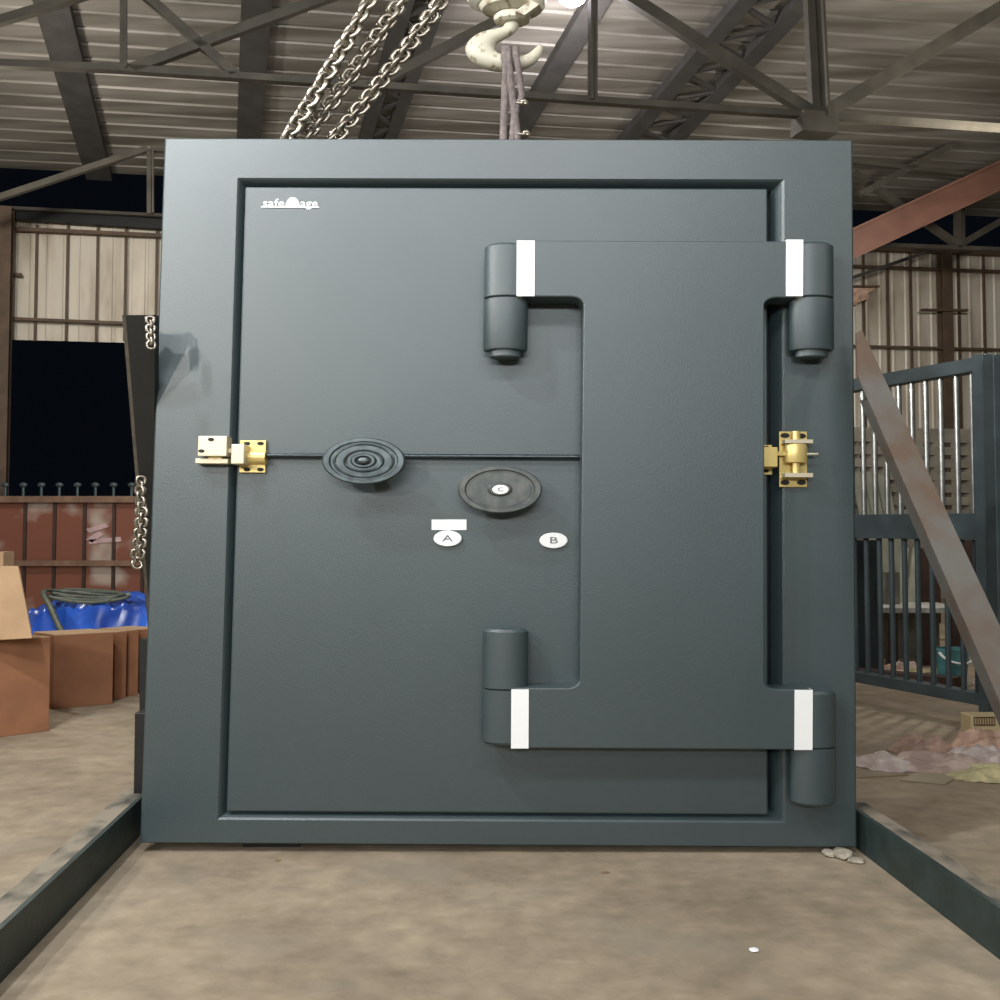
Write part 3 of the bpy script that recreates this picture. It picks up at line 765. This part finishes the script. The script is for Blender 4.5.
# lamp above the hook (blown-out bulb at the top of the frame)
lp = atY(572, -3, 6.3)
lg_ = thing('hanging_lamp', lp, 'glaring lamp high under the roof, right of the crane hook', 'lamp')
MB(Matrix.Translation(lp)).lathe([(.003, -.075), (.035, -.065), (.06, -.03), (.065, 0), (.05, .03), (.03, .05)], (0, 0, 0), 'n', 28).build('bulb', M['bulb'], lg_)
MB(Matrix.Translation(lp)).lathe([(.05, .045), (.06, .05), (.05, .16), (.03, .2)], (0, 0, 0), 'n', 28).build('housing', M['lampshell'], lg_)
MB().tube([lp+V(0, 0, .18), V(lp.x, lp.y, 5.76)], .01, 8).build('cord', M['rafter'], lg_)

# ================================================================== CARTONS, LEFT
def carton(front, top_y, depth, label, flap=None, m_='card'):
    (xl, yl), (xr, yr_) = front
    A, B = atZ(xl, yl), atZ(xr, yr_)
    h = atY((xl+xr)/2, top_y, (A.y+B.y)/2).z
    d = (B-A); dn = V(-d.y, d.x, 0).normalized()
    if dn.y < 0: dn = -dn
    C, D = B+dn*depth, A+dn*depth
    g = thing('cardboard_carton', (A+B)/2, label, 'carton', 'brown cardboard cartons left of the door')
    up = V(0, 0, h)
    th = .006
    # walls and closed top flaps
    m = MB(); m.hexa([A, B, C, D], [A+up, B+up, C+up, D+up]); m.build('body', M[m_], g, bevel=.003)
    i_ = .012
    m = MB(); q = [A+up, B+up, C+up, D+up]; cc = sum(q, V(0, 0, 0))/4
    mid1, mid2 = (q[0]+q[3])/2, (q[1]+q[2])/2
    for qq in ([q[0], q[1], mid2, mid1], [mid1, mid2, q[2], q[3]]):
        c_ = sum(qq, V(0, 0, 0))/4; qq = [x.lerp(c_, .015) for x in qq]
        m = MB(); m.hexa([x+V(0, 0, .0005) for x in qq], [x+V(0, 0, .005) for x in qq]); m.build('top_flap', M['cardl'], g)
    if flap:
        P = [atY(x, y, D.y*.5+A.y*.5) for x, y in flap]
        m = MB(); k_ = len(P); vs = P+[p_+V(0, .008, 0) for p_ in P]
        m.add(vs, [tuple(range(k_)), tuple(range(2*k_-1, k_-1, -1))]+[(i, (i+1) % k_, k_+(i+1) % k_, k_+i) for i in range(k_)])
        m.build('open_flap', M['cardl'], g)
    return A, B, h
carton(((-60, 745), (49, 731)), 641, .14, 'nearest brown cardboard carton at the left edge, with its pale flap raised', flap=[(-60, 643), (32, 638), (18, 566), (-60, 566)])
carton(((53, 709.5), (112.5, 704)), 634, .16, 'wide brown carton behind the nearest one, in front of the blue tarp')
carton(((114, 700), (126, 698)), 632, .14, 'narrow brown carton next to the wide carton in front of the tarp')
carton(((127.5, 696.5), (138, 695)), 630.5, .14, 'narrow brown carton second from the vault door')
carton(((139.5, 693), (160, 690)), 629, .14, 'brown carton touching the left edge of the vault door')
A_ = atY(146, 640, 5.95); B_ = atY(178, 604, 5.95)
m = MB(); m.box(A_.x, B_.x, 5.95, 6.2, 0, B_.z); tag(m.build('packing_crate', M['card'], bevel=.004), 'reddish crate peeping out between the blue tarp and the door', 'crate')
# pale corner of a thing at the far left edge
a_ = atY(-8, 568, 4.6); b_ = atY(3.5, 552, 4.6)
m = MB(); m.box(a_.x, b_.x, 4.6, 4.7, 0, b_.z); tag(m.build('wooden_stake', M['cardl']), 'pale wooden stake at the left edge above the raised flap', 'stake')

# blue tarp over a heap
tl, tr = atY(16, 600, 5.0).x, atY(152, 600, 5.0).x
m = MB(); nu, nv = 70, 34; vs = []; fs = []
zt = atY(80, 598, 5.3).z
for j in range(nv+1):
    for i in range(nu+1):
        a_ = i/nu; b_ = j/nv
        x = tl+(tr-tl)*a_+.03*math.sin(b_*7); y = 4.78+.95*b_
        prof_ = min(1, (b_/.20)**.7) if b_ < .2 else (1 if b_ < .85 else 1-(b_-.85)*3)
        e = min(1, a_/.06, (1-a_)/.04); e = max(0, e)**.5
        z = .02+(zt-.02)*prof_*(.35+.65*e)
        wv = noise.noise(V(a_*9+b_*5, b_*4-a_*3, 3.1))*.5+noise.noise(V(a_*22+b_*14, b_*9, 7.7))*.25
        rg = 1-abs(noise.noise(V(a_*5+b_*7, b_*2-a_*6, 1.3)))*2
        z += (.055*wv+.035*rg-.04)*(.4+prof_*.6)*(1 if b_ > .03 else .3)
        z += .025*math.cos(a_*8+1.5)*prof_
        y += .06*wv
        vs.append((x, y, max(.004, z)))
for j in range(nv):
    for i in range(nu): k_ = j*(nu+1)+i; fs.append((k_, k_+1, k_+nu+2, k_+nu+1))
m.add(vs, fs, True); o = m.build('blue_tarpaulin', M['tarp'], fix=False); tag(o, 'crumpled blue tarpaulin over a heap behind the brown cartons', 'tarpaulin')
s = o.modifiers.new('thick', 'SOLIDIFY'); s.thickness = .006; s.offset = -1
# hoses on the tarp
hz = atY(85, 594, 5.15)
def hose(pts, r, lab):
    P = [atY(*p[:2], p[2]) for p in pts]; Q = []
    for i in range(len(P)-1):
        c0 = P[max(i-1, 0)]; a_, b_ = P[i], P[i+1]; c3 = P[min(i+2, len(P)-1)]
        for q in range(6):
            t_ = q/6; Q.append(.5*(2*a_+(b_-c0)*t_+(2*c0-5*a_+4*b_-c3)*t_*t_+(3*a_-c0-3*b_+c3)*t_**3))
    Q.append(P[-1])
    tag(MB().tube(Q, r, 8).build('hose', M['rope']), lab, 'hose', 'dark hoses lying on the blue tarpaulin')
hose([(62, 632, 4.62), (56, 620, 4.70), (50, 606, 4.8), (44, 595, 4.95), (46, 590.5, 5.1), (60, 591, 5.2), (90, 594, 5.2), (115, 596, 5.1), (128, 594, 5.0)], .011, 'dark green hose hanging down the front of the blue tarp')
hose([(48, 597, 5.0), (75, 602, 4.95), (100, 602, 4.95), (125, 598, 4.98), (124, 594, 5.15), (95, 592, 5.3), (60, 593, 5.3), (50, 597, 5.05), (80, 600, 5.0), (112, 600, 4.95)], .011, 'coiled dark hose along the top of the blue tarp')
hose([(52, 593, 5.15), (80, 597, 5.1), (112, 597.5, 5.05), (120, 593, 5.2), (90, 590, 5.4), (62, 590, 5.4), (54, 593, 5.2), (75, 599, 5.05)], .011, 'inner coil of dark hose lying on top of the other hoses')

# ================================================================== GATE, RIGHT
GA = V((855-500)/F*4.45/K, 4.45, 0); GB = V((980-500)/F*3.87/K, 3.87, 0)
gd = (GB-GA).normalized(); gn = V(gd.y, -gd.x, 0)
def gp(px, py): return hit(px, py, GA, gn)
gt = thing('barred_gate', (GA+GB)/2, 'grey steel gate with upright bars standing ajar, right of the door', 'gate')
def gz(px, py): return gp(px, py).z
def gpos(px):
    q = gp(px, 525); return V(q.x, q.y, 0)
zT, zM1, zM0, zB1, zB0 = gz(985, 364), gz(985, 513), gz(985, 540), gz(985, 693), gz(985, 703)
G0 = gpos(820); G1 = gpos(983)
def gbeam(name, z0, z1, w=.05, m_='gate'): 
    a_ = G0+V(0, 0, (z0+z1)/2); b_ = G1+V(0, 0, (z0+z1)/2)
    return MB().beam(a_, b_, w, z1-z0).build(name, M[m_], gt, bevel=.002)
gbeam('top_rail', zT-.035, zT+.035, .05); gbeam('middle_rail', zM0, zM1, .05); gbeam('bottom_rail', zB0-.01, zB1, .05)
p = gpos(988); MB().beam(V(p.x, p.y, .0), V(p.x, p.y, gz(985, 355)), .05, .05, up=gd).build('end_post', M['gate'], gt, bevel=.002)
b0 = None
for i, px in enumerate((830, 841.5, 853, 864.5, 876, 888, 901, 914, 928, 943, 959, 975)):
    q = gpos(px)
    if b0 is None:
        b0 = MB().tube([V(q.x, q.y, zM1-.01), V(q.x, q.y, zT)], .0085, 12).build('upper_bar', M['bar'], gt); q0 = q
    else: copy_at(b0, wide(q-q0), gt)
b1 = None
for i, px in enumerate((830, 842, 854, 866, 879, 891, 904, 917, 931, 946, 961, 975)):
    q = gpos(px)
    if b1 is None:
        b1 = MB().tube([V(q.x, q.y, zB1-.01), V(q.x, q.y, zM0+.01)], .0085, 12).build('lower_bar', M['gate'], gt); q1 = q
    else: copy_at(b1, wide(q-q1), gt)
# big post/panel by the gate at the right edge
a_ = atY(992, 500, 3.75).x
m = MB(); m.box(a_, a_+.16, 3.72, 3.80, 0, atY(995, 354, 3.72).z)
tag(m.build('gate_post', M['gate'], bevel=.003), 'broad blue-grey post at the right edge that carries the gate', 'post')

# behind the gate, low
def bx(name, x0_, x1_, y0_, y1_, Y, dep, m_, label, cat, group=None, ground=True, bev=.003):
    a_ = atY(x0_, y1_, Y); b_ = atY(x1_, y0_, Y)
    if not ground: a_.z = zt_+.002
    m = MB(); m.box(a_.x, b_.x, Y, Y+dep, 0 if ground else a_.z, b_.z)
    return tag(m.build(name, M[m_], bevel=bev), label, cat, group)
bx('panel', 800, 882, 540, 686, 5.2, .05, 'darkteal', 'tall dark teal panel behind the gate, next to the vault door', 'panel', ground=True)
# workbench: white shelf, legs, dark underside
BY = 5.5; wa, wb = atY(884, 610, BY), atY(968, 610, BY)
wk = thing('workbench', V((wa.x+wb.x)/2, BY+.1, 0), 'low bench with chalky white top seen through the gate bars', 'workbench')
zt_ = atY(920, 608, BY).z
MB().box(wa.x, wb.x, BY, BY+.4, zt_-.035, zt_).build('bench_top', M['benchwhite'], wk)
MB().box(wa.x+.02, wb.x-.02, BY+.3, BY+.34, .0, zt_-.035).build('back_panel', M['concrete2'], wk)
for x_ in (wa.x+.04, (wa.x+wb.x)/2, wb.x-.04): MB().box(x_-.02, x_+.02, BY+.02, BY+.06, 0, zt_-.035).build('leg', M['darkpanel'], wk)
bx('brown_sheet', 921, 940, 548, 612, 7.9, .04, 'darkpanel', 'dark red-brown sheet standing behind the bench', 'sheet')
bx('brown_sheet', 955, 988, 540, 640, 6.6, .04, 'darkpanel', 'dark red-brown sheet half hidden behind the rusty brace', 'sheet')
bx('grey_board', 886, 900, 572, 608, 5.75, .1, 'concrete2', 'pale grey board standing on the bench behind the gate', 'board', ground=False)
# pale slats leaning in a V
for (a_, b_, lab) in (((898, 612), (905, 548), 'pale slat leaning left behind the gate bars'), ((911, 600), (916, 548), 'pale slat leaning right behind the gate bars')):
    A_, B_ = atY(*a_, 7.7), atY(*b_, 7.85); A_ = V(A_.x, A_.y-.3, 0) if False else A_
    D_ = A_+(A_-B_)*((A_.z-.0)/(B_.z-A_.z))
    tag(MB().beam(D_, B_, .04, .02, up=(0, 1, 0)).build('slat', M['board']), lab, 'slat', 'pale slats behind the gate')
# teal bucket
QY = 4.95; c = V(atY(952, 650, QY).x, QY, 0); zb = atY(951, 648, QY).z; rb = (968-935)/F*QY/K/2
bk_ = thing('teal_bucket', c, 'teal plastic bucket on the floor behind the gate', 'bucket')
MB(Matrix.Translation(c)).lathe([(rb*.8, 0), (rb, zb-.02), (rb*1.06, zb-.02), (rb*1.06, zb), (rb*.94, zb), (rb*.76, .03)], (0, 0, 0), 'n', 28).build('body', M['teal'], bk_)
xx = c.x
MB().tube([V(xx+rb*1.02*math.cos(t_), QY-.05-.06*math.sin(t_), zb-.02-.06*math.sin(t_)) for t_ in [math.pi*i/12 for i in range(13)]], .006, 8).build('handle', M['white'], bk_)

# crumpled cloth maker
def rag(cx_px, cy_px, wx, wy, h, m_, label, seed, name='crumpled_rag', cat='rag', rot=0., flat=False, lift=0.):
    c = atZ(cx_px, cy_px); m = MB(); nu = 34; vs = []; fs = []
    for j in range(nu+1):
        for i in range(nu+1):
            a_, b_ = i/nu*2-1, j/nu*2-1
            # squircle mapping to a ragged patch
            ax, ay = a_*math.sqrt(1-b_*b_/2), b_*math.sqrt(1-a_*a_/2)
            an = math.atan2(ay, ax); rr = math.hypot(ax, ay)
            k_ = 1+.28*noise.noise(V(math.cos(an)*1.6+seed, math.sin(an)*1.6, seed*.7))+.12*noise.noise(V(math.cos(an)*5, math.sin(an)*5, seed))
            x, y = ax*wx*k_, ay*wy*k_
            x, y = x*math.cos(rot)-y*math.sin(rot), x*math.sin(rot)+y*math.cos(rot)
            fold_ = 1-abs(noise.noise(V(x*8+seed, y*14, seed*2.1)))*3; f2 = 1-abs(noise.noise(V(x*20, y*30+seed, seed)))*2.6
            z = h*((1-rr**2.5)*.40+max(0, fold_)*.62*(1-rr**6)+.26*f2*(1-rr**8)) if not flat else h*(.4+.3*fold_)
            vs.append((c.x+x, c.y+y, max(.003, z)+.002+lift))
    for j in range(nu):
        for i in range(nu): k_ = j*(nu+1)+i; fs.append((k_, k_+1, k_+nu+2, k_+nu+1))
    m.add(vs, fs, True); o = m.build(name, M[m_], fix=False)
    s = o.modifiers.new('thick', 'SOLIDIFY'); s.thickness = .005; s.offset = -1
    return tag(o, label, cat, 'crumpled rags on the floor right of the door')
rag(888, 765, .085, .10, .035, 'rag_white', 'offwhite rag nearest the right edge of the vault door', 1.3)
rag(920, 752, .075, .09, .065, 'rag_brown', 'rose-brown rag bunched at the back of the rag heap', 4.2)
rag(938, 768, .10, .11, .05, 'rag_pink', 'dusty pink rag in the middle of the rag heap', 7.7, rot=.5)
rag(984, 752, .09, .11, .085, 'rag_peach', 'peach rag piled just in front of the printed box', 9.1)
rag(990, 765, .11, .10, .06, 'rag_white', 'large pinkish white rag at the right edge of the picture', 12.6, lift=.004)
rag(985, 777, .09, .085, .038, 'rag_yellow', 'pale yellow rag at the front right of the rag heap', 15.2)
# flat cardboard scrap in front
P = [atZ(x, y) for x, y in ((900, 781), (945, 785), (960, 776), (935, 772), (915, 774))]
m = MB(); k_ = len(P); vs = [p_+V(0, 0, .002) for p_ in P]+[p_+V(0, 0, .006) for p_ in P]
m.add(vs, [tuple(range(k_-1, -1, -1)), tuple(range(k_, 2*k_))]+[(i, (i+1) % k_, k_+(i+1) % k_, k_+i) for i in range(k_)])
tag(m.build('cardboard_scrap', mat('dull_scrap', (.36, .31, .22), .85)), 'flat piece of dull cardboard lying before the rag heap', 'cardboard')
# printed box
a_, b_ = atY(971, 741, 3.62), atY(1012, 716, 3.62)
pb = thing('printed_box', V((a_.x+b_.x)/2, 3.7, 0), 'small tan box with dark print, behind the rags', 'box')
zb_ = b_.z
MB().box(a_.x, b_.x, 3.62, 3.70, 0, zb_).build('body', M['paper'], pb, bevel=.003)
m = MB(); c0, c1 = atY(975, 726, 3.615), atY(995, 717, 3.615)
m.box(c0.x, c1.x, 3.617, 3.62, c0.z, c0.z+.006); m.box(c0.x, c1.x, 3.617, 3.62, c1.z-.006, c1.z)
for q in range(9):
    x_ = c0.x+(c1.x-c0.x)*q/8; m.box(x_-.0016, x_+.0016, 3.617, 3.62, c0.z, c1.z)
m.build('print', M['print'], pb)
# long dark strip on the floor under the gate
A_, B_ = atZ(855, 684), atZ(985, 696)
tag(MB().beam(A_+V(0, .25, .03), B_+V(0, .25, .03), .08, .06).build('floor_strip', M['darkpanel']), 'long dark strip lying on the floor under the gate', 'timber')
# junk on the floor behind the gate
for i, (px, py, w_, m_, lab) in enumerate(((893, 674, .05, 'rag_peach', 'small peach scrap on the floor behind the gate, farthest left'), (905, 671, .06, 'rag_pink', 'pinkish paper scrap behind the gate, beside the peach scrap'), (925, 676, .07, 'rag_yellow', 'yellowish paper scrap behind the gate, left of the bucket'), (986, 684, .05, 'rag_white', 'white scrap behind the gate, right of the bucket'))):
    o = rag(px, py, w_, w_, .06, m_, lab, 20+i*3.3, name='paper_scrap', cat='scrap'); o['group'] = 'scraps on the floor behind the gate'

# rubble by the bottom right corner and small bits on the floor
def stone(px, py, s, label, mt='stone', name='rubble_piece', cat='rubble', group='rubble under the door corner', flat=.6):
    c = atZ(px, py); bm = bmesh.new(); bmesh.ops.create_icosphere(bm, subdivisions=2, radius=1)
    vs = []; 
    for v in bm.verts:
        k_ = 1+.35*noise.noise(v.co*1.3+V(px, py, 0)); vs.append((c.x+v.co.x*s[0]*k_, c.y+v.co.y*s[1]*k_, max(0, s[2]*(flat+v.co.z*k_*flat))))
    fs = [tuple(v.index for v in f.verts) for f in bm.faces]; bm.free()
    tag(MB().add(vs, fs).build(name, M[mt]), label, cat, group)
stone(829, 855.5, (.012, .02, .014), 'small pale rubble piece under the door corner, leftmost')
stone(843, 857, (.018, .03, .020), 'larger pale rubble piece at the foot of the right rail', )
stone(856, 862, (.014, .02, .010), 'flat pale rubble piece touching the right rail')
stone(754, 950.5, (.007, .009, .004), 'tiny white chip on the floor in front of the door', 'white', 'floor_chip', 'chip', 'small bits on the floor')
stone(605, 873, (.008, .006, .003), 'tiny dark chip on the floor just before the door', 'print', 'floor_chip', 'chip', 'small bits on the floor')
stone(278, 861, (.006, .006, .003), 'tiny dark chip below the left part of the door', 'print', 'floor_chip', 'chip', 'small bits on the floor')

for o in bpy.data.objects:
    if '_o' in o.keys(): del o['_o']

# ================================================================== LIGHT
def lamp(name, loc, power, col, rad=.08):
    l = bpy.data.lights.new(name, 'POINT'); l.energy = power; l.color = col; l.shadow_soft_size = rad
    o = bpy.data.objects.new(name, l); COL.objects.link(o); o.location = loc; return o
warm = (1, .93, .80); cool = (.93, .97, 1)
lamp('shed_lamp_1', (-2.8, -1.0, 2.4), 92, (1, .94, .84), .06)
lamp('shed_lamp_2', (-2.6, .4, 3.1), 80, (.97, .97, .95), .05)
lamp('shed_lamp_3', (-1.9, 1.2, 3.8), 135, (.97, .97, 1), .06)
lamp('shed_lamp_4', (3.2, .2, 3.3), 26, warm, .08)
def area_fill(name, loc, sx, sy, e, rx, col):
    al = bpy.data.lights.new(name, 'AREA'); al.shape = 'RECTANGLE'; al.size = sx; al.size_y = sy; al.energy = e; al.color = col
    ao = bpy.data.objects.new(name, al); COL.objects.link(ao); ao.location = loc; ao.rotation_euler = (math.radians(rx), 0, 0)
area_fill('area_fill', (0, .25, 3.6), 2.8, .3, 26, 66, (1, .97, .98))  # unseen area light, added for a sheen across the door top
area_fill('lamp_row_far', (-.6, -5.0, 3.2), 5.5, .6, 112, 78, (.96, .99, 1))
lamp('roof_lamp', wide(lp)+V(0, .25, -.35), 38, (1, .95, .97), .08)
lamp('wall_fill_left', (-4.5, 5.6, 4.0), 105, (1, .93, .83), .15)  # fill light without a fixture, added to brighten the left wall sheets
lamp('wall_fill_right', (4.2, 6.0, 3.9), 85, (1, .93, .83), .15)  # its counterpart, added to brighten the right wall; no fixture there

w = bpy.data.worlds.new('night'); S.world = w; w.use_nodes = True
bg = w.node_tree.nodes['Background']; bg.inputs[0].default_value = (.20, .30, .50, 1); bg.inputs[1].default_value = .004

cam = bpy.data.cameras.new('camera'); co = bpy.data.objects.new('camera', cam); COL.objects.link(co)
cam.sensor_width = 36; cam.sensor_fit = 'HORIZONTAL'; cam.lens = 36*F/1000; cam.clip_start = .05
co.location = (0, 0, HC); co.rotation_euler = (math.pi/2+PHI, 0, 0)
S.camera = co
S.view_settings.view_transform = 'Standard'; S.view_settings.look = 'None'; S.view_settings.gamma = 1; S.view_settings.use_curve_mapping = False
S.view_settings.exposure = 1.1
